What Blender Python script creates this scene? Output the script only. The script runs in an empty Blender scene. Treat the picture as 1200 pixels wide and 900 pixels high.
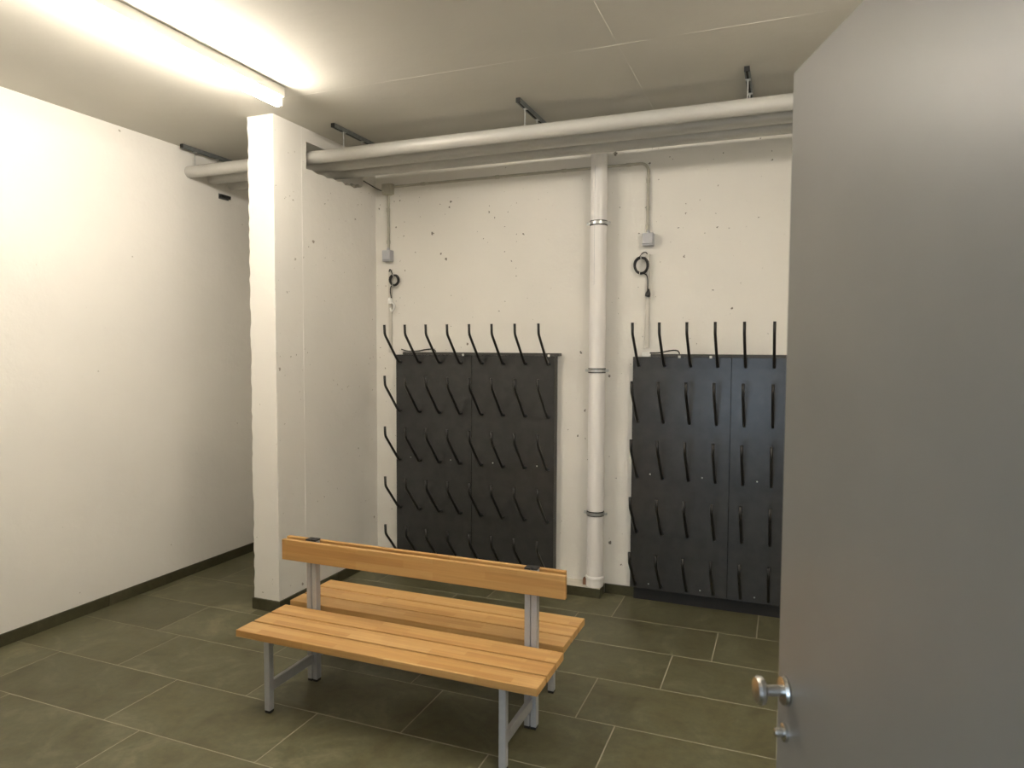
import bpy, bmesh, math, random
from mathutils import Vector, Matrix
random.seed(7)
C = bpy.context.scene.collection
sc = bpy.context.scene

# ------------------------------------------------------------------ camera
cam = bpy.data.cameras.new('camera'); cam_o = bpy.data.objects.new('camera', cam); C.objects.link(cam_o)
cam.sensor_fit = 'HORIZONTAL'; cam.sensor_width = 36.0; cam.lens = 810.03 / 1200 * 36
Rr = Vector((0.92991529, 0.36774599, 0.00452175)); Ru = Vector((-0.02375784, 0.04779787, 0.99857445)); Rf = Vector((-0.36700562, 0.92869707, -0.05318482))
cam_o.matrix_world = Matrix(((Rr.x, Ru.x, -Rf.x, 0), (Rr.y, Ru.y, -Rf.y, 0), (Rr.z, Ru.z, -Rf.z, 1.70), (0, 0, 0, 1)))
cam.clip_start = 0.02
cam.dof.use_dof = True; cam.dof.focus_distance = 4.2; cam.dof.aperture_fstop = 5.0
sc.camera = cam_o
# ------------------------------------------------------------------ world and view
w = bpy.data.worlds.new('world'); sc.world = w; w.use_nodes = True
w.node_tree.nodes['Background'].inputs[0].default_value = (0.02, 0.02, 0.02, 1)
sc.view_settings.view_transform = 'Standard'; sc.view_settings.look = 'None'
sc.view_settings.gamma = 1.0; sc.view_settings.use_curve_mapping = False
sc.view_settings.exposure = 1.64
LAMP = (1.0, 0.92, 0.80); LAMP_S = 42.0
CORR = (0.85, 0.94, 1.0); CORR_S = 4.0
SHEEN = (0.66, 0.82, 1.0); SHEEN_S = 1.5  # glow of the added corridor window, set for the rack sheen

# ------------------------------------------------------------------ materials
def srgb(r, g, b):
    return tuple(((c / 255) / 12.92 if c / 255 <= 0.04045 else ((c / 255 + 0.055) / 1.055) ** 2.4) for c in (r, g, b)) + (1,)
def mat(name, col=(.5, .5, .5, 1), rough=.5, metal=0.0, spec=.5):
    m = bpy.data.materials.new(name); m.use_nodes = True
    b = m.node_tree.nodes['Principled BSDF']
    b.inputs['Base Color'].default_value = col; b.inputs['Roughness'].default_value = rough; b.inputs['Metallic'].default_value = metal
    b.inputs['Specular IOR Level'].default_value = spec
    return m, m.node_tree, b
def N(t, kind, **kw):
    n = t.nodes.new(kind)
    for k, v in kw.items():
        if k in n.inputs: n.inputs[k].default_value = v
        else: setattr(n, k, v)
    return n
def ramp(t, src, stops):
    r = t.nodes.new('ShaderNodeValToRGB'); e = r.color_ramp.elements
    e[0].position, e[0].color = stops[0]; e[1].position, e[1].color = stops[-1]
    for p, c in stops[1:-1]:
        x = e.new(p); x.color = c
    t.links.new(src, r.inputs[0]); return r.outputs[0]
def mix(t, f, a, b, mode='MIX'):
    m = t.nodes.new('ShaderNodeMix'); m.data_type = 'RGBA'; m.blend_type = mode
    for s, v in ((0, f), (6, a), (7, b)):
        if hasattr(v, 'node'): t.links.new(v, m.inputs[s])
        else: m.inputs[s].default_value = v
    return m.outputs[2]
def math_n(t, op, a, b=0.0):
    m = t.nodes.new('ShaderNodeMath'); m.operation = op
    for i, v in enumerate((a, b)):
        if hasattr(v, 'node'): t.links.new(v, m.inputs[i])
        else: m.inputs[i].default_value = v
    return m.outputs[0]
def bump(t, b, h, strength, dist=.01):
    n = N(t, 'ShaderNodeBump', Strength=strength, Distance=dist); t.links.new(h, n.inputs['Height']); t.links.new(n.outputs[0], b.inputs['Normal'])

def painted(name, col, hole=.078, fleck=(.10, .085, .06, 1), dens=.22, rough=.22):
    m, t, b = mat(name, col, .75, spec=.3)
    tc = N(t, 'ShaderNodeTexCoord')
    n1 = N(t, 'ShaderNodeTexNoise', Scale=1.3, Detail=5.0); t.links.new(tc.outputs['Object'], n1.inputs['Vector'])
    base = ramp(t, n1.outputs['Fac'], [(.3, tuple(c * .93 for c in col[:3]) + (1,)), (.7, col)])
    n2 = N(t, 'ShaderNodeTexNoise', Scale=60.0, Detail=3.0); t.links.new(tc.outputs['Object'], n2.inputs['Vector'])
    wob = mix(t, .025, tc.outputs['Object'], n2.outputs['Color'], 'ADD')
    ncl = N(t, 'ShaderNodeTexNoise', Scale=1.7, Detail=2.0); t.links.new(tc.outputs['Object'], ncl.inputs['Vector'])
    clus = N(t, 'ShaderNodeMapRange', **{'From Min': .42, 'From Max': .62, 'To Min': .5, 'To Max': 1.15}); t.links.new(ncl.outputs['Fac'], clus.inputs[0])
    h = None
    for sc_, dn, hl in ((6.5, dens, hole), (13.0, dens + .05, hole * 1.1), (23.0, dens + .1, hole * 1.15)):
        v = N(t, 'ShaderNodeTexVoronoi', Scale=sc_); t.links.new(wob, v.inputs['Vector'])
        s = N(t, 'ShaderNodeSeparateColor'); t.links.new(v.outputs['Color'], s.inputs[0])
        rad = N(t, 'ShaderNodeMapRange', **{'From Min': dn, 'From Max': 1.0, 'To Min': 0.0, 'To Max': hl * 1.5}); t.links.new(s.outputs[0], rad.inputs[0])
        d = math_n(t, 'SUBTRACT', math_n(t, 'MULTIPLY', rad.outputs[0], clus.outputs[0]), v.outputs['Distance'])
        k = N(t, 'ShaderNodeMapRange', **{'From Min': 0.0, 'From Max': .02, 'To Min': 0.0, 'To Max': .85}); t.links.new(d, k.inputs[0])
        h = k.outputs[0] if h is None else math_n(t, 'MAXIMUM', h, k.outputs[0])
    c = mix(t, h, base, fleck)
    t.links.new(c, b.inputs['Base Color'])
    n3 = N(t, 'ShaderNodeTexNoise', Scale=9.0, Detail=6.0, Roughness=.6); t.links.new(tc.outputs['Object'], n3.inputs['Vector'])
    bump(t, b, n3.outputs['Fac'], rough, .02)
    return m
M = {}
M['wall'] = painted('white_painted_concrete', (.80, .775, .72, 1))
M['fin'] = painted('white_painted_concrete_fin', (.80, .78, .735, 1), hole=.065, fleck=(.3, .27, .22, 1))
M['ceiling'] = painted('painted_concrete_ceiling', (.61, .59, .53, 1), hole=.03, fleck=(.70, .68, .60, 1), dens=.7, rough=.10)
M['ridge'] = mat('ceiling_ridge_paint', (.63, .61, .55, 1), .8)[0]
M['finridge'] = mat('white_ridge_paint', (.82, .80, .76, 1), .7)[0]
M['concrete'] = painted('rough_concrete', (.36, .34, .29, 1), hole=.06)
M['corridor'] = mat('corridor_paint', (.84, .84, .84, 1), .8)[0]

def tile_mat(name, dark=1.0):
    m, t, b = mat(name, (.1, .1, .07, 1), .42, spec=.4)
    tc = N(t, 'ShaderNodeTexCoord'); oi = N(t, 'ShaderNodeObjectInfo')
    off = N(t, 'ShaderNodeVectorMath', operation='SCALE'); off.inputs[0].default_value = (31, 17, 11); t.links.new(oi.outputs['Random'], off.inputs['Scale'])
    ad = N(t, 'ShaderNodeVectorMath', operation='ADD'); t.links.new(tc.outputs['Object'], ad.inputs[0]); t.links.new(off.outputs[0], ad.inputs[1])
    n1 = N(t, 'ShaderNodeTexNoise', Scale=3.2, Detail=8.0, Roughness=.62, Distortion=.8); t.links.new(ad.outputs[0], n1.inputs['Vector'])
    c = ramp(t, n1.outputs['Fac'], [(p_, tuple(v_ * dark for v_ in c_) + (1,)) for p_, c_ in ((.28, (.066, .060, .030)), (.45, (.100, .092, .047)), (.55, (.108, .104, .058)), (.72, (.175, .163, .096)))])
    n2 = N(t, 'ShaderNodeTexNoise', Scale=28.0, Detail=6.0, Roughness=.7); t.links.new(ad.outputs[0], n2.inputs['Vector'])
    c = mix(t, .35, c, ramp(t, n2.outputs['Fac'], [(.35, (.3, .3, .3, 1)), (.65, (.7, .7, .7, 1))]), 'OVERLAY')
    vr = N(t, 'ShaderNodeMapRange', **{'To Min': .88, 'To Max': 1.12}); t.links.new(oi.outputs['Random'], vr.inputs[0])
    hs = N(t, 'ShaderNodeHueSaturation'); t.links.new(c, hs.inputs['Color']); t.links.new(vr.outputs[0], hs.inputs['Value'])
    t.links.new(hs.outputs[0], b.inputs['Base Color'])
    r = N(t, 'ShaderNodeMapRange', **{'To Min': .36, 'To Max': .52}); t.links.new(n2.outputs['Fac'], r.inputs[0]); t.links.new(r.outputs[0], b.inputs['Roughness'])
    bump(t, b, n2.outputs['Fac'], .06, .01)
    return m
M['tile'] = tile_mat('olive_stone_tile')
M['grout'] = mat('beige_grout', (.30, .28, .21, 1), .9)[0]
M['skirt'] = tile_mat('olive_stone_skirting', .55)

def wood_mat():
    m, t, b = mat('laminated_beech', (.6, .35, .15, 1), .42, spec=.4)
    tc = N(t, 'ShaderNodeTexCoord'); oi = N(t, 'ShaderNodeObjectInfo')
    off = N(t, 'ShaderNodeVectorMath', operation='SCALE'); off.inputs[0].default_value = (5.3, 2.1, 1.7); t.links.new(oi.outputs['Random'], off.inputs['Scale'])
    ad = N(t, 'ShaderNodeVectorMath', operation='ADD'); t.links.new(tc.outputs['Object'], ad.inputs[0]); t.links.new(off.outputs[0], ad.inputs[1])
    # staves: length along X, width across Y+Z
    sp = N(t, 'ShaderNodeSeparateXYZ'); t.links.new(ad.outputs[0], sp.inputs[0])
    cb = N(t, 'ShaderNodeCombineXYZ'); t.links.new(sp.outputs[0], cb.inputs[0]); t.links.new(math_n(t, 'ADD', sp.outputs[1], sp.outputs[2]), cb.inputs[1])
    br = N(t, 'ShaderNodeTexBrick', Scale=1.0, **{'Mortar Size': 0.0, 'Bias': 0.0, 'Brick Width': .42, 'Row Height': .037}); br.offset = .37; br.squash = 1
    br.inputs['Color1'].default_value = (.0, .0, .0, 1); br.inputs['Color2'].default_value = (1, 1, 1, 1)
    t.links.new(cb.outputs[0], br.inputs['Vector'])
    c = ramp(t, br.outputs['Color'], [(.0, (.475, .262, .088, 1)), (.5, (.535, .315, .115, 1)), (1.0, (.58, .36, .145, 1))])
    mp = N(t, 'ShaderNodeMapping'); mp.inputs['Scale'].default_value = (2.5, 60, 60); t.links.new(ad.outputs[0], mp.inputs['Vector'])
    n = N(t, 'ShaderNodeTexNoise', Scale=1.0, Detail=5.0, Roughness=.6); t.links.new(mp.outputs[0], n.inputs['Vector'])
    c = mix(t, .45, c, ramp(t, n.outputs['Fac'], [(.3, (.36, .34, .32, 1)), (.7, (.62, .62, .62, 1))]), 'OVERLAY')
    t.links.new(c, b.inputs['Base Color']); bump(t, b, n.outputs['Fac'], .05, .004)
    return m
M['wood'] = wood_mat()
def noisy(name, col, rough, metal=0, amt=.12, scale=40.0, spec=.5):
    m, t, b = mat(name, col, rough, metal, spec)
    tc = N(t, 'ShaderNodeTexCoord'); n = N(t, 'ShaderNodeTexNoise', Scale=scale, Detail=4.0); t.links.new(tc.outputs['Object'], n.inputs['Vector'])
    c = ramp(t, n.outputs['Fac'], [(.3, tuple(x * (1 - amt) for x in col[:3]) + (1,)), (.7, tuple(min(1, x * (1 + amt)) for x in col[:3]) + (1,))])
    t.links.new(c, b.inputs['Base Color']); return m
M['frame'] = noisy('silver_grey_powder_coat', (.42, .43, .45, 1), .4, .15, .04)
M['rubber'] = mat('black_rubber', (.012, .012, .012, 1), .6)[0]
M['board'] = noisy('anthracite_board', (.038, .038, .038, 1), .27, 0, .12, 14.0, .55)
M['boardedge'] = noisy('anthracite_edge', (.060, .058, .052, 1), .5, 0, .1)
M['blackboard'] = mat('black_plinth', (.012, .012, .012, 1), .6)[0]
M['hook'] = noisy('black_coated_rod', (.014, .013, .012, 1), .38, 0, .2, 30)
M['pipegrey'] = noisy('grey_pipe_jacket', (.50, .49, .455, 1), .38, 0, .05, 5.0)
M['pipewhite'] = noisy('white_plastic_pipe', (.82, .795, .775, 1), .35, 0, .01, 3.0)
M['conduit'] = noisy('painted_conduit', (.44, .42, .35, 1), .6, 0, .12, 12.0)
M['duct'] = noisy('white_trunking', (.60, .575, .52, 1), .55, 0, .06, 9.0)
M['boxgrey'] = mat('grey_socket_plastic', (.40, .405, .43, 1), .5)[0]
M['boxlid'] = mat('light_grey_lid_plastic', (.50, .505, .53, 1), .4)[0]
M['whiteplastic'] = mat('white_plastic', (.82, .81, .78, 1), .4)[0]
M['cable'] = mat('black_cable', (.012, .011, .010, 1), .45)[0]
M['zinc'] = noisy('zinc_plated_steel', (.55, .56, .55, 1), .38, .9, .15, 60.0)
M['galv'] = noisy('galvanised_channel', (.20, .215, .215, 1), .5, .55, .15, 40.0)
M['slotshade'] = mat('dark_slot_shade', (.01, .01, .01, 1), .8)[0]  # near-black standing in for shade inside the hanger channels
M['steel'] = mat('brushed_steel', (.62, .61, .59, 1), .26, 1.0)[0]
M['door'] = noisy('grey_steel_door_paint', (.20, .188, .168, 1), .36, 0, .05, 3.0, .5)
M['batten'] = mat('white_lamp_housing', (.62, .60, .55, 1), .45)[0]
M['brown'] = noisy('reddish_brown_stub', (.17, .085, .05, 1), .7, 0, .2, 60)
M['clip'] = mat('pale_clip_plastic', (.72, .72, .68, 1), .5)[0]
def emis(name, col, s):
    m, t, b = mat(name, col + (1,), .5); b.inputs['Emission Color'].default_value = col + (1,); b.inputs['Emission Strength'].default_value = s; return m
M['tube'] = emis('lit_fluorescent_tube', LAMP, LAMP_S)
M['tube2'] = emis('lit_cool_tube', CORR, CORR_S)
M['sheenpane'] = emis('added_cool_sheen_pane', SHEEN, SHEEN_S)  # emission tuned for the cool sheen on the rack boards

# ------------------------------------------------------------------ helpers
def box(bm, x0, x1, y0, y1, z0, z1):
    r = bmesh.ops.create_cube(bm, size=1)
    for v in r['verts']:
        v.co = Vector(((x0 + x1) / 2 + v.co.x * (x1 - x0), (y0 + y1) / 2 + v.co.y * (y1 - y0), (z0 + z1) / 2 + v.co.z * (z1 - z0)))
    return r['verts']
def bev(bm, w, seg=2):
    bmesh.ops.bevel(bm, geom=bm.edges[:], offset=w, segments=seg, profile=.5, affect='EDGES')
def obj(name, bm, m, parent=None, smooth=False):
    me = bpy.data.meshes.new(name)
    if isinstance(bm, bmesh.types.BMesh):
        bmesh.ops.recalc_face_normals(bm, faces=bm.faces[:]); bm.to_mesh(me); bm.free()
    else: me = bm
    if not me.materials: me.materials.append(M[m])
    if smooth:
        for p in me.polygons: p.use_smooth = True
        if smooth == 'auto':
            b2 = bmesh.new(); b2.from_mesh(me)
            for e in b2.edges:
                if len(e.link_faces) == 2 and e.calc_face_angle(0) > .6: e.smooth = False
            b2.to_mesh(me); b2.free()
    o = bpy.data.objects.new(name, me); C.objects.link(o)
    if parent: o.parent = parent
    return o
def bx(name, m, x0, x1, y0, y1, z0, z1, parent=None, b=0.0, seg=2):
    bm = bmesh.new(); box(bm, x0, x1, y0, y1, z0, z1)
    if b: bev(bm, b, seg)
    return obj(name, bm, m, parent)
def tube(bm, pts, r, n=10, closed=False, cap=True):
    pts = [Vector(p) for p in pts]; L = len(pts); rings = []
    nrm = None
    for i, p in enumerate(pts):
        if closed: d = (pts[(i + 1) % L] - pts[i - 1]).normalized()
        else: d = ((pts[i + 1] if i < L - 1 else p) - (pts[i - 1] if i else p)).normalized()
        if nrm is None: nrm = d.orthogonal().normalized()
        nrm = (nrm - d * nrm.dot(d)).normalized(); bn = d.cross(nrm)
        rings.append([bm.verts.new(p + (nrm * math.cos(2 * math.pi * k / n) + bn * math.sin(2 * math.pi * k / n)) * r) for k in range(n)])
    for i in range(L if closed else L - 1):
        a, b = rings[i], rings[(i + 1) % L]
        for k in range(n): bm.faces.new((a[k], a[(k + 1) % n], b[(k + 1) % n], b[k]))
    if cap and not closed: bm.faces.new(rings[0]); bm.faces.new(rings[-1])
def fillet(pts, r, seg=4):
    pts = [Vector(p) for p in pts]; out = [pts[0]]
    for i in range(1, len(pts) - 1):
        a, p, b = pts[i - 1], pts[i], pts[i + 1]
        rr = min(r, (a - p).length * .45, (b - p).length * .45)
        s = p + (a - p).normalized() * rr; e = p + (b - p).normalized() * rr
        for k in range(seg + 1):
            u = k / seg; out.append(s * (1 - u) ** 2 + p * 2 * u * (1 - u) + e * u * u)
    out.append(pts[-1]); return out
def smoothpath(pts, n=8):
    pts = [Vector(p) for p in pts]; out = []
    for i in range(len(pts) - 1):
        p0 = pts[max(i - 1, 0)]; p1 = pts[i]; p2 = pts[i + 1]; p3 = pts[min(i + 2, len(pts) - 1)]
        for k in range(n):
            u = k / n
            out.append(.5 * ((2 * p1) + (p2 - p0) * u + (2 * p0 - 5 * p1 + 4 * p2 - p3) * u * u + (3 * p1 - p0 - 3 * p2 + p3) * u ** 3))
    out.append(pts[-1]); return out
def lathe(bm, prof, origin, axis, n=20):
    axis = Vector(axis).normalized(); u = axis.orthogonal().normalized(); v = axis.cross(u); o = Vector(origin); rings = []
    for (r, h) in prof:
        rings.append([bm.verts.new(o + axis * h + (u * math.cos(2 * math.pi * k / n) + v * math.sin(2 * math.pi * k / n)) * max(r, 1e-4)) for k in range(n)])
    for a, b in zip(rings, rings[1:]):
        for k in range(n): bm.faces.new((a[k], a[(k + 1) % n], b[(k + 1) % n], b[k]))
    bm.faces.new(rings[0]); bm.faces.new(rings[-1])
def ltube(name, m, pts, r, parent=None, n=10, closed=False):
    bm = bmesh.new(); tube(bm, pts, r, n, closed); return obj(name, bm, m, parent, 'auto')
def llathe(name, m, prof, origin, axis, parent=None, n=20):
    bm = bmesh.new(); lathe(bm, prof, origin, axis, n); return obj(name, bm, m, parent, 'auto')
def tag(o, label, cat=None, group=None, kind=None):
    o['label'] = label
    if cat: o['category'] = cat
    if group: o['group'] = group
    if kind: o['kind'] = kind
    return o
def thing(name, label, cat, group=None, loc=(0, 0, 0)):
    o = bpy.data.objects.new(name, None); C.objects.link(o); o.location = loc; o.empty_display_size = .1
    return tag(o, label, cat, group)
def struct(o, label): o['kind'] = 'structure'; o['label'] = label; return o

# ------------------------------------------------------------------ the room
YB = 4.635; ZC = 3.13; XL = -4.08; XR = 2.0; YF = 0.57
FX0, FX1, FY0 = -3.165, -2.969, 3.487
struct(bx('wall_back', 'wall', XL - .2, XR + .2, YB, YB + .2, -.05, ZC + .2), 'white painted concrete back wall with small dark pits')
struct(bx('wall_left', 'fin', XL - .2, XL, YF - .15, YB, -.05, ZC + .2), 'white painted left wall beyond the concrete fin wall')
struct(bx('wall_right', 'wall', XR, XR + .2, YF - .15, YB, -.05, ZC + .2), 'white painted right wall hidden behind the grey door')
bm = bmesh.new()
box(bm, XL, -1.05, YF - .15, YF, 0, ZC); box(bm, .31, XR, YF - .15, YF, 0, ZC); box(bm, -1.05, .31, YF - .15, YF, 2.24, ZC)
struct(obj('wall_front', bm, 'wall'), 'white wall around the doorway')
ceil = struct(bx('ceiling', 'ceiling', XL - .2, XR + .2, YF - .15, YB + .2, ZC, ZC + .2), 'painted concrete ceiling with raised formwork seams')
bm = bmesh.new()
box(bm, -2.2, -2.1, -1.7, YF - .15, 0, 2.7); box(bm, 1.4, 1.5, -1.7, YF - .15, 0, 2.7); box(bm, -2.2, 1.5, -1.8, -1.7, 0, 2.7); box(bm, -2.2, 1.5, -1.8, YF - .15, 2.7, 2.8)
struct(obj('wall_corridor', bm, 'corridor'), 'pale corridor outside the doorway')
win = struct(bx('added_window', 'sheenpane', -1.10, .15, -1.699, -1.690, .45, 1.70), 'added glowing window behind the camera for the cool rack sheen')  # unseen glowing window, added to put a cool sheen on the rack
for a in ((-1.16, -1.10, .39, 1.76), (.15, .21, .39, 1.76), (-.50, -.45, .45, 1.70)): bx('added_window_frame', 'whiteplastic', a[0], a[1], -1.699, -1.665, a[2], a[3], win, .004)
for a in ((.39, .45), (1.70, 1.76)): bx('added_window_frame', 'whiteplastic', -1.10, .15, -1.699, -1.665, a[0], a[1], win, .004)
bx('added_window_sill', 'whiteplastic', -1.2, .25, -1.699, -1.58, .35, .389, win, .004)

def ridge(name, m, pts, r, parent):           # thin raised formwork seam, slightly irregular
    pts = [Vector(p) for p in pts]; out = []
    n = 40
    for i in range(n + 1):
        u = i / n; out.append(pts[0].lerp(pts[1], u))
    bm = bmesh.new(); d = (pts[1] - pts[0]).normalized()
    rings = []
    for i, p in enumerate(out):
        k = r * max(.06, .55 + .45 * math.sin(i * .9 + 1.3 * math.sin(i * .37)) + random.uniform(-.3, .2))
        nn = Vector((0, 0, -1)) if abs(d.z) < .5 else Vector((1, 0, 0))
        s = d.cross(nn).normalized()
        rings.append([bm.verts.new(p + s * r * 1.1), bm.verts.new(p + nn * k), bm.verts.new(p - s * r * 1.1)])
    for a, b in zip(rings, rings[1:]):
        bm.faces.new((a[0], a[1], b[1], b[0])); bm.faces.new((a[1], a[2], b[2], b[1]))
    o = obj(name, bm, m, parent); return o
ridge('formwork_seam', 'ridge', ((-2.75, 3.30, ZC), (XR, 3.285, ZC)), .0016, ceil)
ridge('formwork_seam', 'ridge', ((-.772, YF, ZC), (-.772, YB, ZC)), .0016, ceil)

# fin wall: profile with the ragged pipe opening, and an irregular front edge
bm = bmesh.new()
def prism(bm, poly, x0, x1):
    a = [bm.verts.new((x0, y, z)) for y, z in poly]; b = [bm.verts.new((x1, y, z)) for y, z in poly]; n = len(poly)
    bm.faces.new(a); bm.faces.new(b)
    for i in range(n): bm.faces.new((a[i], a[(i + 1) % n], b[(i + 1) % n], b[i]))
jag = [(3.80, 2.868), (3.86, 2.872), (3.92, 2.861), (3.98, 2.866), (4.03, 2.858), (4.09, 2.869), (4.15, 2.862), (4.20, 2.872), (4.24, 2.857), (4.30, 2.866), (4.35, 2.858), (4.40, 2.874), (4.43, 2.880)]
prism(bm, [(3.80, 0), (YB, 0), (YB, 2.90)] + [(4.46, 2.90)] + jag[::-1], FX0, FX1)
prism(bm, [(3.80, 3.045), (4.46, 3.05), (4.46, ZC), (3.80, ZC)], FX0, FX1)
box(bm, FX0, FX1, 4.46, YB, 2.90, ZC)
prev = None; nz = 90
for i in range(nz + 1):
    z = ZC * i / nz; j = random.uniform(-.006, .004) if .05 < z else 0; k = random.uniform(-.003, .001) if .05 < z < ZC - .3 else 0
    ys = 3.80 + (random.uniform(-.004, .012) if 2.86 < z < 3.05 else 0)
    ring = [bm.verts.new(p) for p in ((FX0 + j, FY0, z), (FX0 + .014, FY0, z), (FX1 - .009, FY0, z), (FX1 + k, FY0 + abs(k), z), (FX1, FY0 + .009, z), (FX1, 3.785, z), (FX1, ys, z), (FX0, ys, z))]
    if prev:
        for q in range(8): bm.faces.new((prev[q], prev[(q + 1) % 8], ring[(q + 1) % 8], ring[q]))
    prev = ring
fin = struct(obj('wall_fin', bm, 'fin'), 'white concrete fin wall standing out from the back wall')
ridge('formwork_seam', 'finridge', ((FX1, 3.757, .08), (FX1, 3.757, ZC)), .004, fin)
# broken concrete lumps along the lower edge of the opening
for (y, z, s) in ((4.30, 2.872, .022), (4.36, 2.876, .03), (4.42, 2.885, .028), (4.12, 2.866, .014), (3.97, 2.866, .012)):
    bm = bmesh.new(); bmesh.ops.create_icosphere(bm, subdivisions=2, radius=s)
    for v in bm.verts: v.co *= random.uniform(.75, 1.15); v.co.x *= .8; v.co.z *= .7; v.co += Vector((FX1 - .025, y, z))
    obj('broken_edge', bm, 'concrete', fin)

# ------------------------------------------------------------------ floor tiles
floor = struct(bx('floor', 'grout', XL - .2, XR + .2, -1.8, YB + .2, -.12, -.0008), 'olive brown stone tile floor with pale joints')
TL, TD, G = .865, .412, .005
rows = [4.222 - TD * i for i in range(-1, 16)]
anch = {0: -.985, 1: -.335, 2: -.543, 3: -.86, 4: -.675, 5: -1.115}
bm = bmesh.new(); box(bm, -(TL - G) / 2, (TL - G) / 2, -(TD - G) / 2, (TD - G) / 2, -.012, 0); 
tm = bpy.data.meshes.new('tile'); bmesh.ops.bevel(bm, geom=[e for e in bm.edges if all(v.co.z > -.001 for v in e.verts)], offset=.0012, segments=1, affect='EDGES'); bm.to_mesh(tm); bm.free(); tm.materials.append(M['tile'])
rnd = random.Random(3)
for i in range(len(rows) - 1):
    y1, y0 = rows[i], rows[i + 1]
    a = anch.get(i, -.9 + rnd.random() * .86)
    x = a + TL / 2
    while x > XL - TL / 2: x -= TL
    while x - TL / 2 < XR:
        if y0 > -1.75 and not (y1 < .3 and (x < -2.6 or x > 1.8)):
            xa, xb = max(x - TL / 2, XL), min(x + TL / 2, XR); ya, yb = y0, min(y1, YB)
            if xb - xa > .03:
                if xb - xa > TL - .001 and yb - ya > TD - .001:
                    o = bpy.data.objects.new('tile', tm); C.objects.link(o); o.location = ((xa + xb) / 2, (ya + yb) / 2, 0); o.parent = floor
                else:
                    bm = bmesh.new(); box(bm, -(xb - xa - G) / 2, (xb - xa - G) / 2, -(yb - ya - G) / 2, (yb - ya - G) / 2, -.012, 0)
                    o = obj('tile', bm, 'tile', floor); o.location = ((xa + xb) / 2, (ya + yb) / 2, 0)
        x += TL

# ------------------------------------------------------------------ baseboards and kerb
BH, BT = .066, .012
KX0, KX1, KY = -1.475, -1.132, 4.497
def skirt(name, pieces, label):
    root = struct(obj(name, (lambda b: (box(b, *pieces[0]), b)[1])(bmesh.new()), 'skirt'), label)
    for p in pieces[1:]: bx('skirting_tile', 'skirt', *p, parent=root)
    return root
skirt('baseboard_back', [(FX1 + BT, -2.2, YB - BT, YB, 0, BH), (-2.197, KX0, YB - BT, YB, 0, BH), (KX1 + .002, -.3, YB - BT, YB, 0, BH), (-.297, .55, YB - BT, YB, 0, BH), (.553, XR, YB - BT, YB, 0, BH)], 'dark olive skirting tiles along the back wall')
skirt('baseboard_fin', [(FX0 - BT, FX1 + BT, FY0 - BT, FY0, 0, BH + .006), (FX1, FX1 + BT, FY0 + .001, 4.1, 0, BH + .006), (FX1, FX1 + BT, 4.103, YB, 0, BH + .006), (FX0 - BT, FX0, FY0 + .001, YB, 0, BH + .006)], 'dark olive skirting tiles around the foot of the fin wall')
skirt('baseboard_left', [(XL, XL + BT, y, y + .86, 0, BH + .004) for y in (YF, YF + .864, YF + 1.728, YF + 2.592)] + [(XL, XL + BT, YF + 3.456, YB, 0, BH + .004)], 'dark olive skirting tiles along the left wall')
skirt('baseboard_bay', [(XL + BT, FX0 - BT, YB - BT, YB, 0, BH + .004)], 'dark olive skirting tile in the bay behind the fin wall')
kerb = struct(bx('trim_1', 'concrete', KX0, KX1 - .006, KY + .006, YB, 0, .064), 'low concrete kerb with tiled face under the white pipe')
M['kerbtop'] = noisy('pale_kerb_screed', (.56, .53, .46, 1), .8, 0, .08, 20)
bx('tile_face', 'skirt', KX0, KX1, KY, KY + .008, 0, .065, kerb); bx('tile_face', 'skirt', KX1 - .008, KX1, KY + .0085, YB - BT - .001, 0, .065, kerb)
bx('screed_top', 'kerbtop', KX0, KX1 - .001, KY + .001, YB - .0005, .0642, .068, kerb)

# ------------------------------------------------------------------ grey door
D0 = Vector((.001, 1.35, 0)); ang = math.radians(20); dd = Vector((math.sin(ang), -math.cos(ang), 0)); dn = Vector((-math.cos(ang), -math.sin(ang), 0))
bm = bmesh.new(); vs = box(bm, 0, .86, -.05, 0, .008, 2.19)
bev(bm, .003, 1)
Md = Matrix(((dd.x, dn.x, 0, D0.x), (dd.y, dn.y, 0, D0.y), (0, 0, 1, 0), (0, 0, 0, 1)))
bm.transform(Md)
door = struct(obj('door_1', bm, 'door'), 'grey steel door standing open with a round steel knob')
def dl(x, out, z): return D0 + dd * x + dn * out + Vector((0, 0, z))
kz = 1.086
llathe('rosette', 'steel', [(.0, 0), (.025, 0), (.026, .004), (.024, .009), (.012, .010)], dl(.045, 0, kz), dn, door, 28)
kn = llathe('knob', 'steel', [(.010, .008), (.010, .036), (.013, .039), (.022, .041), (.0255, .045), (.0255, .050), (.022, .055), (.001, .056)], dl(.045, 0, kz), dn, door, 28)
llathe('lock_rosette', 'steel', [(.0, 0), (.016, 0), (.016, .005), (.012, .006)], dl(.045, 0, kz - .077), dn, door, 20)
llathe('lock_cylinder', 'steel', [(.008, .004), (.008, .017), (.007, .020), (.001, .021)], dl(.045, 0, kz - .077), dn, door, 16)
for o in bpy.data.objects:
    if o.name in ('rosette', 'knob', 'lock_rosette', 'lock_cylinder'): tag(o, {'rosette': 'brushed steel rosette', 'knob': 'brushed steel mushroom knob', 'lock_rosette': 'small steel lock rosette', 'lock_cylinder': 'steel lock cylinder'}[o.name])

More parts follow.
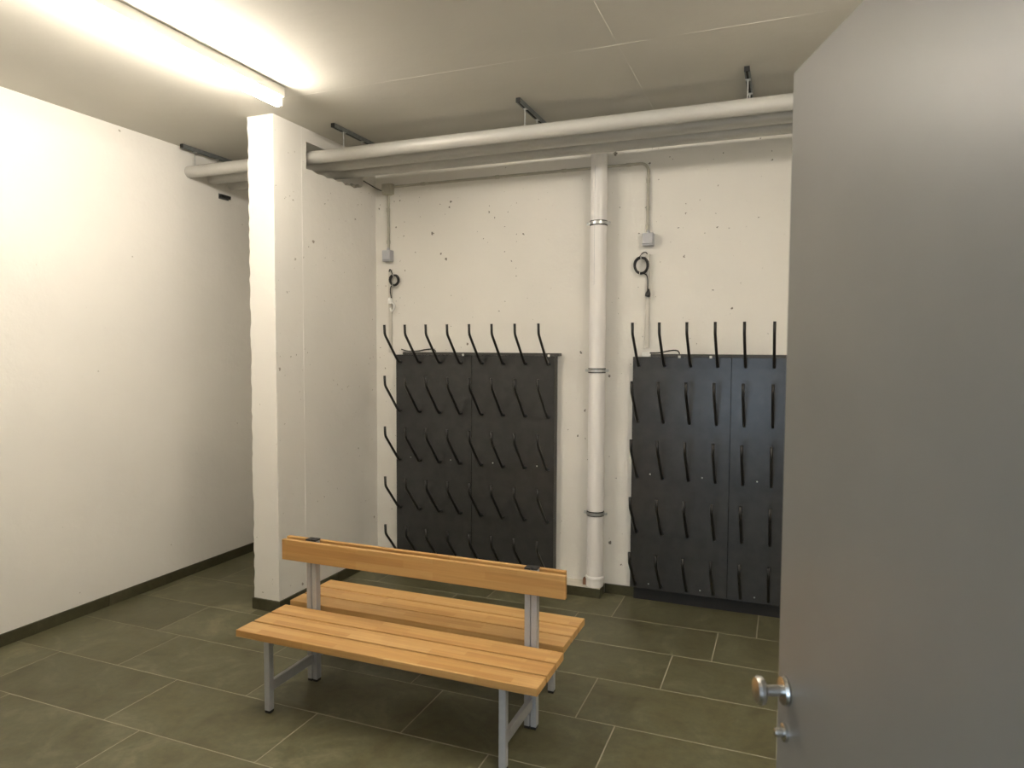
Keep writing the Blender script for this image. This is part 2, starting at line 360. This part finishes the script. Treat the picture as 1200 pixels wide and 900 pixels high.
# ------------------------------------------------------------------ lamps
def batten_lamp(x, y0, y1, label, zc=ZC, tm_='tube', turn=0.0):
    t = thing('batten_lamp', label, 'lamp', None, (x, (y0 + y1) / 2, zc)); t.rotation_euler = (0, 0, turn)
    def P(o): o.location = (-x, -(y0 + y1) / 2, -zc); return o
    P(bx('housing', 'batten', x - .034, x + .034, y0, y1, zc - .055, zc, t, .004))
    P(ltube('tube', tm_, [(x, y0 + .02, zc - .084), (x, y1 - .02, zc - .084)], .024, t, 16))
    for y, s in ((y0 + .008, -1), (y1 - .008, 1)):
        P(bx('lamp_holder', 'whiteplastic', x - .016, x + .016, y - .012, y + .012, zc - .104, zc - .054, t, .004))
    return t
batten_lamp(-2.643, 1.66, 3.165, 'glowing fluorescent batten lamp on the ceiling in front of the fin wall')
batten_lamp(.62, 1.35, 2.85, 'fluorescent batten lamp on the ceiling above the open door')
batten_lamp(-.35, -2.1, -.6, 'corridor fluorescent batten lamp outside the doorway', 2.7, 'tube2', math.pi / 2)

# ------------------------------------------------------------------ overhead pipes
PZ, PR = 2.964, .042
lab = ['light grey overhead pipe, farthest from the back wall', 'light grey overhead pipe running between two other pipes', 'light grey overhead pipe, closest to the back wall']
for y, l in zip((3.89, 4.10, 4.305), lab):
    t = thing('ceiling_pipe', l, 'pipe', None, (-1, y, PZ - PR))
    o = ltube('pipe_jacket', 'pipegrey', [(XL + .001, y, PZ), (-2.2, y, PZ), (-.6, y, PZ), (XR - .001, y, PZ)], PR, t, 28); o.location = (1, -y, -PZ + PR)
    for xs in (-3.35, -1.86, -.05):
        o = ltube('jacket_joint', 'pipegrey', [(xs, y, PZ), (xs + .018, y, PZ)], PR + .0007, t, 28); o.location = (1, -y, -PZ + PR)
rl = ['grey channel hanger on the ceiling close to the pipe opening in the fin wall', 'grey channel hanger on the ceiling above the rack beside the fin wall', 'grey channel hanger on the ceiling above the rack by the grey door', 'grey channel hanger on the ceiling in the bay behind the fin wall']
for x, l in zip((-2.735, -1.462, -.217, -4.02), rl):
    t = thing('pipe_hanger', l, 'pipe hanger', None, (x, 4.1, ZC))
    def P(o): o.location = (-x, -4.1, -ZC); return o
    y0, y1 = 3.775, 4.42
    bm = bmesh.new(); box(bm, x - .013, x + .013, y0, y1, ZC - .003, ZC); box(bm, x - .013, x - .0105, y0, y1, ZC - .026, ZC - .003); box(bm, x + .0105, x + .013, y0, y1, ZC - .026, ZC - .003)
    box(bm, x - .0105, x - .006, y0, y1, ZC - .026, ZC - .0235); box(bm, x + .006, x + .0105, y0, y1, ZC - .026, ZC - .0235)
    P(obj('channel', bm, 'galv', t)); P(bx('end_cap', 'rubber', x - .0135, x + .0135, y0 - .004, y0 - .0001, ZC - .027, ZC, t, .001))
    P(bx('slot_shade', 'slotshade', x - .0102, x + .0102, y0, y1, ZC - .0225, ZC - .0035, t))  # black fill in place of the shade inside the open channel
    for yy in (3.89, 4.10, 4.305):
        P(bx('slide_nut', 'zinc', x - .0125, x + .0125, yy - .012, yy + .012, ZC - .031, ZC - .0262, t, .001))
        P(ltube('threaded_rod', 'zinc', [(x, yy, PZ + PR - .004), (x, yy, ZC - .03)], .0035, t, 8))

# ------------------------------------------------------------------ vertical white pipe
VX, VY, VR = -1.183, 4.555, .055
t = thing('waste_pipe', 'white vertical plastic pipe standing on the low kerb between the two racks', 'pipe', None, (VX, VY, .068))
bm = bmesh.new(); tube(bm, [(0, 0, .012), (0, 0, 1), (0, 0, 2), (0, 0, ZC - .068)], VR, 32); obj('pipe', bm, 'pipewhite', t, 'auto')
bm = bmesh.new(); lathe(bm, [(.057, 0), (.060, .004), (.060, .050), (.0635, .054), (.0635, .066), (.061, .071), (.0555, .074)], (0, 0, 0), (0, 0, 1), 32); obj('socket_collar', bm, 'pipewhite', t, 'auto')
bm = bmesh.new(); box(bm, -.0135, -.0120, -.0546, -.0536, 2.05, 2.83); obj('print_line', bm, 'boxgrey', t)
cl = ['steel clamp around the white pipe at socket box height', 'steel clamp around the white pipe at the height of the rack tops', 'steel clamp around the white pipe nearest the floor']
for z, l in zip((2.528, 1.545, .572), cl):
    t = thing('pipe_clamp', l, 'pipe clamp', None, (VX, VY, z))
    bm = bmesh.new(); lathe(bm, [(VR + .0002, -.016), (VR + .0035, -.016), (VR + .0035, .016), (VR + .0002, .016)], (0, 0, 0), (0, 0, 1), 32); obj('rubber_liner', bm, 'rubber', t, 'auto')
    bm = bmesh.new(); lathe(bm, [(VR + .0036, -.0095), (VR + .006, -.0095), (VR + .006, .0095), (VR + .0036, .0095)], (0, 0, 0), (0, 0, 1), 32); obj('band', bm, 'zinc', t, 'auto')
    for s in (-1, 1):
        bx('lug', 'zinc', min(s * .058, s * .080), max(s * .058, s * .080), -.006, .006, -.009, .009, t, .001)
        obj('bolt', (lambda b: (lathe(b, [(.0055, -.011), (.0055, -.006), (.003, -.006), (.003, .010)], (s * .072, 0, 0), (0, 1, 0), 8), b)[1])(bmesh.new()), 'zinc', t, 'auto')
    obj('wall_rod', (lambda b: (tube(b, [(0, VR + .004, 0), (0, YB - VY, 0)], .005, 8), b)[1])(bmesh.new()), 'zinc', t, 'auto')
o = bx('brick_stub', 'brown', -.012, .012, -.02, .02, 0, .045, None, .003); o.location = (-1.252, 4.56, .068); tag(o, 'small reddish brown stub standing beside the foot of the white pipe', 'stub')

# ------------------------------------------------------------------ cable conduits and socket boxes
CY = YB - .012; CZ = 2.915
t = thing('cable_conduit', 'painted thin conduit running along the top of the back wall', 'conduit', None, (-1.9, CY, CZ))
def rel(pts, o=(-1.9, CY, CZ)): return [Vector(p) - Vector(o) for p in pts]
pth = fillet([(-2.80, CY, CZ), (-.868, CY, CZ), (-.868, CY, 2.46)], .06, 6)
ltube('conduit_tube', 'conduit', rel(pth), .0095, t, 10)
for x in (-2.55, -1.95, -1.45, -1.0):
    ltube('saddle', 'conduit', rel([(x - .014, CY, CZ), (x + .014, CY, CZ)]), .0125, t, 10)
for z in (2.80, 2.62, 2.50): ltube('saddle', 'conduit', rel([(-.868, CY, z - .014), (-.868, CY, z + .014)]), .0125, t, 10)
t = thing('junction_box', 'small painted junction box in the corner under the overhead pipes', 'junction box', None, (-2.845, CY, 2.895))
bx('box_body', 'conduit', -.042, .042, -.036, .012, -.04, .04, t, .005); bx('box_lid', 'conduit', -.038, .038, -.041, -.0361, -.036, .036, t, .002)
t = thing('cable_conduit', 'short painted conduit between the junction box and the socket box in the corner', 'conduit', None, (-2.85, CY, 2.62))
obj('conduit_tube', (lambda b: (tube(b, [(0, 0, .232), (0, 0, -.19)], .0105, 10), b)[1])(bmesh.new()), 'conduit', t, 'auto')
for z in (.12, -.12): obj('saddle', (lambda b: (tube(b, [(0, 0, z - .014), (0, 0, z + .014)], .014, 10), b)[1])(bmesh.new()), 'conduit', t, 'auto')
cb = ltube('corner_cable', 'cable', smoothpath([(-2.95, 4.44, 2.93), (-2.93, 4.56, 2.905), (-2.90, 4.615, 2.888), (-2.889, 4.62, 2.893)]), .004, None, 6)
tag(cb, 'thin dark cable hanging from the wall opening into the junction box', 'cable')
def socket(x, z, label):
    t = thing('socket_box', label, 'socket', None, (x, YB, z))
    bx('box_body', 'boxgrey', -.036, .036, -.05, 0, -.042, .042, t, .004); bx('hinged_lid', 'boxlid', -.033, .033, -.060, -.0501, -.030, .040, t, .004)
    bx('lower_lip', 'boxlid', -.033, .033, -.057, -.0501, -.041, -.032, t, .002); obj('cable_gland', (lambda b: (lathe(b, [(.012, 0), (.012, .012), (.009, .02)], (0, -.02, .042), (0, 0, 1), 12), b)[1])(bmesh.new()), 'boxgrey', t, 'auto')
socket(-2.846, 2.392, 'grey socket box on the wall in the corner near the fin wall')
socket(-.860, 2.412, 'grey socket box on the wall between the white pipe and the grey door')
for x, z0, z1, l in ((-2.836, 1.655, 2.290, 'narrow white cable trunking above the rack beside the fin wall'), (-.862, 1.700, 2.318, 'narrow white cable trunking above the rack by the grey door')):
    t = thing('cable_trunking', l, 'trunking', None, (x, YB, z0))
    bx('channel', 'duct', -.013, .013, -.018, 0, 0, z1 - z0, t, .002); bx('cover', 'duct', -.0115, .0115, -.0205, -.0181, .002, z1 - z0 - .002, t, .001)
def coil(x, z, rx, rz, turns, label, top, tail, white=False):
    t = thing('cable_coil', label, 'cable', None, (x, YB - .035, z))
    pts = []
    rr = random.Random(turns)
    nseg = 26
    for k in range(turns * nseg + 1):
        a = math.pi / 2 + 2 * math.pi * k / nseg; tn = k // nseg
        s = 1 + .10 * math.sin(2.3 * tn + 1) + .03 * math.sin(a * 2 + tn)
        pts.append((rx * s * math.cos(a), .010 * math.sin(1.7 * tn + .3 * a), rz * s * math.sin(a)))
    obj('coil', (lambda b: (tube(b, pts, .0042, 6), b)[1])(bmesh.new()), 'cable', t, 'auto')
    obj('lead', (lambda b: (tube(b, smoothpath(top), .004, 6), b)[1])(bmesh.new()), 'cable', t, 'auto')
    obj('tail', (lambda b: (tube(b, smoothpath(tail), .004, 6), b)[1])(bmesh.new()), 'cable', t, 'auto')
    e = Vector(tail[-1]); m = 'whiteplastic' if white else 'cable'
    for q in (math.pi * .5, math.pi * 1.45):
        obj('cable_tie', (lambda b: (tube(b, [(rx * math.cos(q) + .017 * math.cos(a) * math.cos(q), .017 * math.sin(a), rz * math.sin(q) + .017 * math.cos(a) * math.sin(q)) for a in [2 * math.pi * i / 12 for i in range(12)]], .0022, 5, True), b)[1])(bmesh.new()), 'clip', t, 'auto')
    if white:
        obj('plug', (lambda b: (lathe(b, [(.010, .0), (.021, .006), (.021, .03), (.013, .042), (.006, .05)], e + Vector((-.006, 0, -.045)), (-.1, -.2, 1), 14), b)[1])(bmesh.new()), m, t, 'auto')
        obj('strain_hook', (lambda b: (tube(b, smoothpath([e + Vector((.0, -.005, -.03)), e + Vector((.028, -.01, -.05)), e + Vector((.026, -.01, -.085)), e + Vector((.006, -.008, -.098)), e + Vector((-.004, -.006, -.075))]), .008, 8), b)[1])(bmesh.new()), m, t, 'auto')
    else:
        obj('plug', (lambda b: (lathe(b, [(.005, .03), (.009, .02), (.0165, .0), (.0175, -.018), (.016, -.022)], e, (0.15, 0, 1), 14), b)[1])(bmesh.new()), m, t, 'auto')
        for s in (-.006, .006): obj('plug_pin', (lambda b: (tube(b, [e + Vector((s - .003, 0, -.021)), e + Vector((s - .006, 0, -.038))], .0022, 6), b)[1])(bmesh.new()), 'zinc', t, 'auto')
coil(-2.787, 2.206, .036, .038, 6, 'coiled black cable hanging above the rack beside the fin wall, with a white plug', [(-.012, .0, .038), (-.030, .005, .072), (-.044, .010, .084), (-.052, .012, .066)], [(-.016, 0, -.036), (-.032, .0, -.055), (-.036, .002, -.090), (-.030, .004, -.125), (-.028, .004, -.135)], True)
coil(-.902, 2.244, .043, .051, 5, 'coiled black cable with a black plug hanging above the rack by the grey door', [(-.014, 0, .05), (.004, .002, .078), (.024, .008, .086), (.038, .012, .074)], [(.016, 0, -.052), (.036, .002, -.066), (.044, .002, -.10), (.044, .002, -.16), (.047, .002, -.185)])

# ------------------------------------------------------------------ boot drying racks
YP = 4.572; ZT = 1.640; ZBOT = .085
hook_path = fillet([(0, 0, 0), (0, -.036, 0), (0, -.226, .205), (0, -.231, .275)], .018, 4)
hb = bmesh.new(); tube(hb, hook_path, .0090, 10); hm = bpy.data.meshes.new('hook'); bmesh.ops.recalc_face_normals(hb, faces=hb.faces[:]); hb.to_mesh(hm); hb.free(); hm.materials.append(M['hook'])
for p in hm.polygons: p.use_smooth = len(p.vertices) == 4
sb = bmesh.new(); lathe(sb, [(.0055, 0), (.005, -.0018), (.001, -.003)], (0, 0, 0), (0, 1, 0), 8); sm = bpy.data.meshes.new('screw'); sb.to_mesh(sm); sb.free(); sm.materials.append(M['zinc'])
def rack(x0, W, label, lid0, lid1, wbox, clips, cable, screwrows):
    t = thing('boot_rack', label, 'boot rack', None, (x0, YP, 0))
    hw = W / 2
    bx('carcass', 'board', .006, W - .006, .0185, YB - YP - .001, ZBOT + .004, ZT - .002, t)
    for k in range(2):
        bx('front_board', 'board', k * hw + (.0012 if k else 0), (k + 1) * hw - (0 if k else .0012), 0, .018, ZBOT, ZT, t, .001, 1)
    bx('edge_strip', 'boardedge', W - .0055, W + .002, .0185, YB - YP, ZBOT + .004, ZT - .002, t)
    bx('lid', 'boardedge', lid0, lid1, .0, YB - YP, ZT + .0005, ZT + .0195, t, .001, 1)
    bx('plinth', 'blackboard', .02, W - .02, .030, YB - YP - BT - .0005, 0, ZBOT + .003, t)
    for r in range(5):
        for c in range(8):
            o = bpy.data.objects.new('hook', hm); C.objects.link(o); o.parent = t
            o.location = (.041 + c * (W - .082) / 7, .002, 1.583 - .3705 * r + .014 * (r == 4))
    for r in screwrows:
        for c in range(0, 8, 2):
            o = bpy.data.objects.new('screw', sm); C.objects.link(o); o.parent = t
            o.location = (.041 + (c + .5) * (W - .082) / 7, 0, 1.583 - .3705 * r + .02)
    a, b = wbox
    bx('cable_entry_box', 'whiteplastic', a, b, .012, YB - YP, ZT + .0004, ZT + .032, t, .003)
    for cx in clips: bx('lid_clip', 'clip', cx - .008, cx + .008, -.004, -.0002, ZT - .006, ZT + .010, t, .001)
    obj('supply_cable', (lambda bb: (tube(bb, smoothpath(cable), .0045, 6), bb)[1])(bmesh.new()), 'cable', t, 'auto')
    return t
rack(-2.757, 1.268, 'anthracite boot drying rack between the fin wall and the white pipe', .058, 1.298, (.0, .055), (.565, 1.225), [(.03, .03, ZT + .04), (.10, .015, ZT + .026), (.18, .02, ZT + .028), (.24, .02, ZT + .038), (.31, .02, ZT + .042), (.33, .02, ZT + .022)], (2,))
rack(-.943, 1.256, 'anthracite boot drying rack half hidden by the open grey door', .118, 1.27, (.057, .115), (.303, .50), [(.11, .012, ZT + .026), (.17, .012, ZT + .027), (.22, .015, ZT + .038), (.26, .015, ZT + .044), (.29, .015, ZT + .040), (.303, .006, ZT + .022)], (2, 4))

# ------------------------------------------------------------------ benches, back to back
def bench(label, cx, cy, flip, postdx):
    t = thing('bench', label, 'bench', None, (cx, cy, 0))
    if flip: t.rotation_euler = (0, 0, math.pi)
    # local: y=0 at the seat's back edge, seat runs to y=-.346; backrest side at +y
    L = 1.488; hx = L / 2; sw = .1080; gap = .0105
    for k in range(3):
        y0 = -.345 + k * (sw + gap)
        bx('slat', 'wood', -hx, hx, y0, y0 + sw, .348, .381, t, .0025)
    bx('backrest_board', 'wood', -.752, .752, -.013, .010, .617, .721, t, .003)
    for s in (-1, 1):
        xl = s * .588
        lg = bx('leg', 'frame', xl - .0155, xl + .0155, -.322, -.291, .012, .3475, t, .003)
        bx('foot_cap', 'rubber', xl - .0145, xl + .0145, -.321, -.292, 0, .0118, lg, .002)
        xp = s * .588 + postdx
        p = bx('post', 'frame', xp - .0135, xp + .0135, .0105, .046, .012, .722, t, .002)
        bx('foot_cap', 'rubber', xp - .0125, xp + .0125, .0115, .045, 0, .0118, p, .002)
        bx('post_cap', 'rubber', xp - .0145, xp + .0145, .008, .050, .7225, .731, p, .002)
        bx('stretcher', 'frame', xl - .010, xl + .010, -.2905, .010, .098, .146, t, .002)
        bx('seat_rail', 'frame', xl - .0125, xl + .0125, -.2905, .010, .312, .3475, t, .002)
        bx('leg_plate', 'frame', xl - .05, xl + .05, -.315, -.015, .344, .3477, t)
    return t
bench('slatted beech bench facing away from the wall racks', -1.606, 2.806, False, .013)
bench('slatted beech bench facing the wall racks, behind its twin', -1.6235, 2.862, True, .0)

# small black bracket in the left bay
t = thing('wall_bracket', 'small dark bracket high on the side wall beyond the fin', 'bracket', None, (XL, 4.22, 2.85))
bx('plate', 'galv', .0, .006, -.05, .05, -.02, .02, t, .001); bx('arm', 'rubber', .006, .03, -.05, .05, -.012, .012, t, .002)
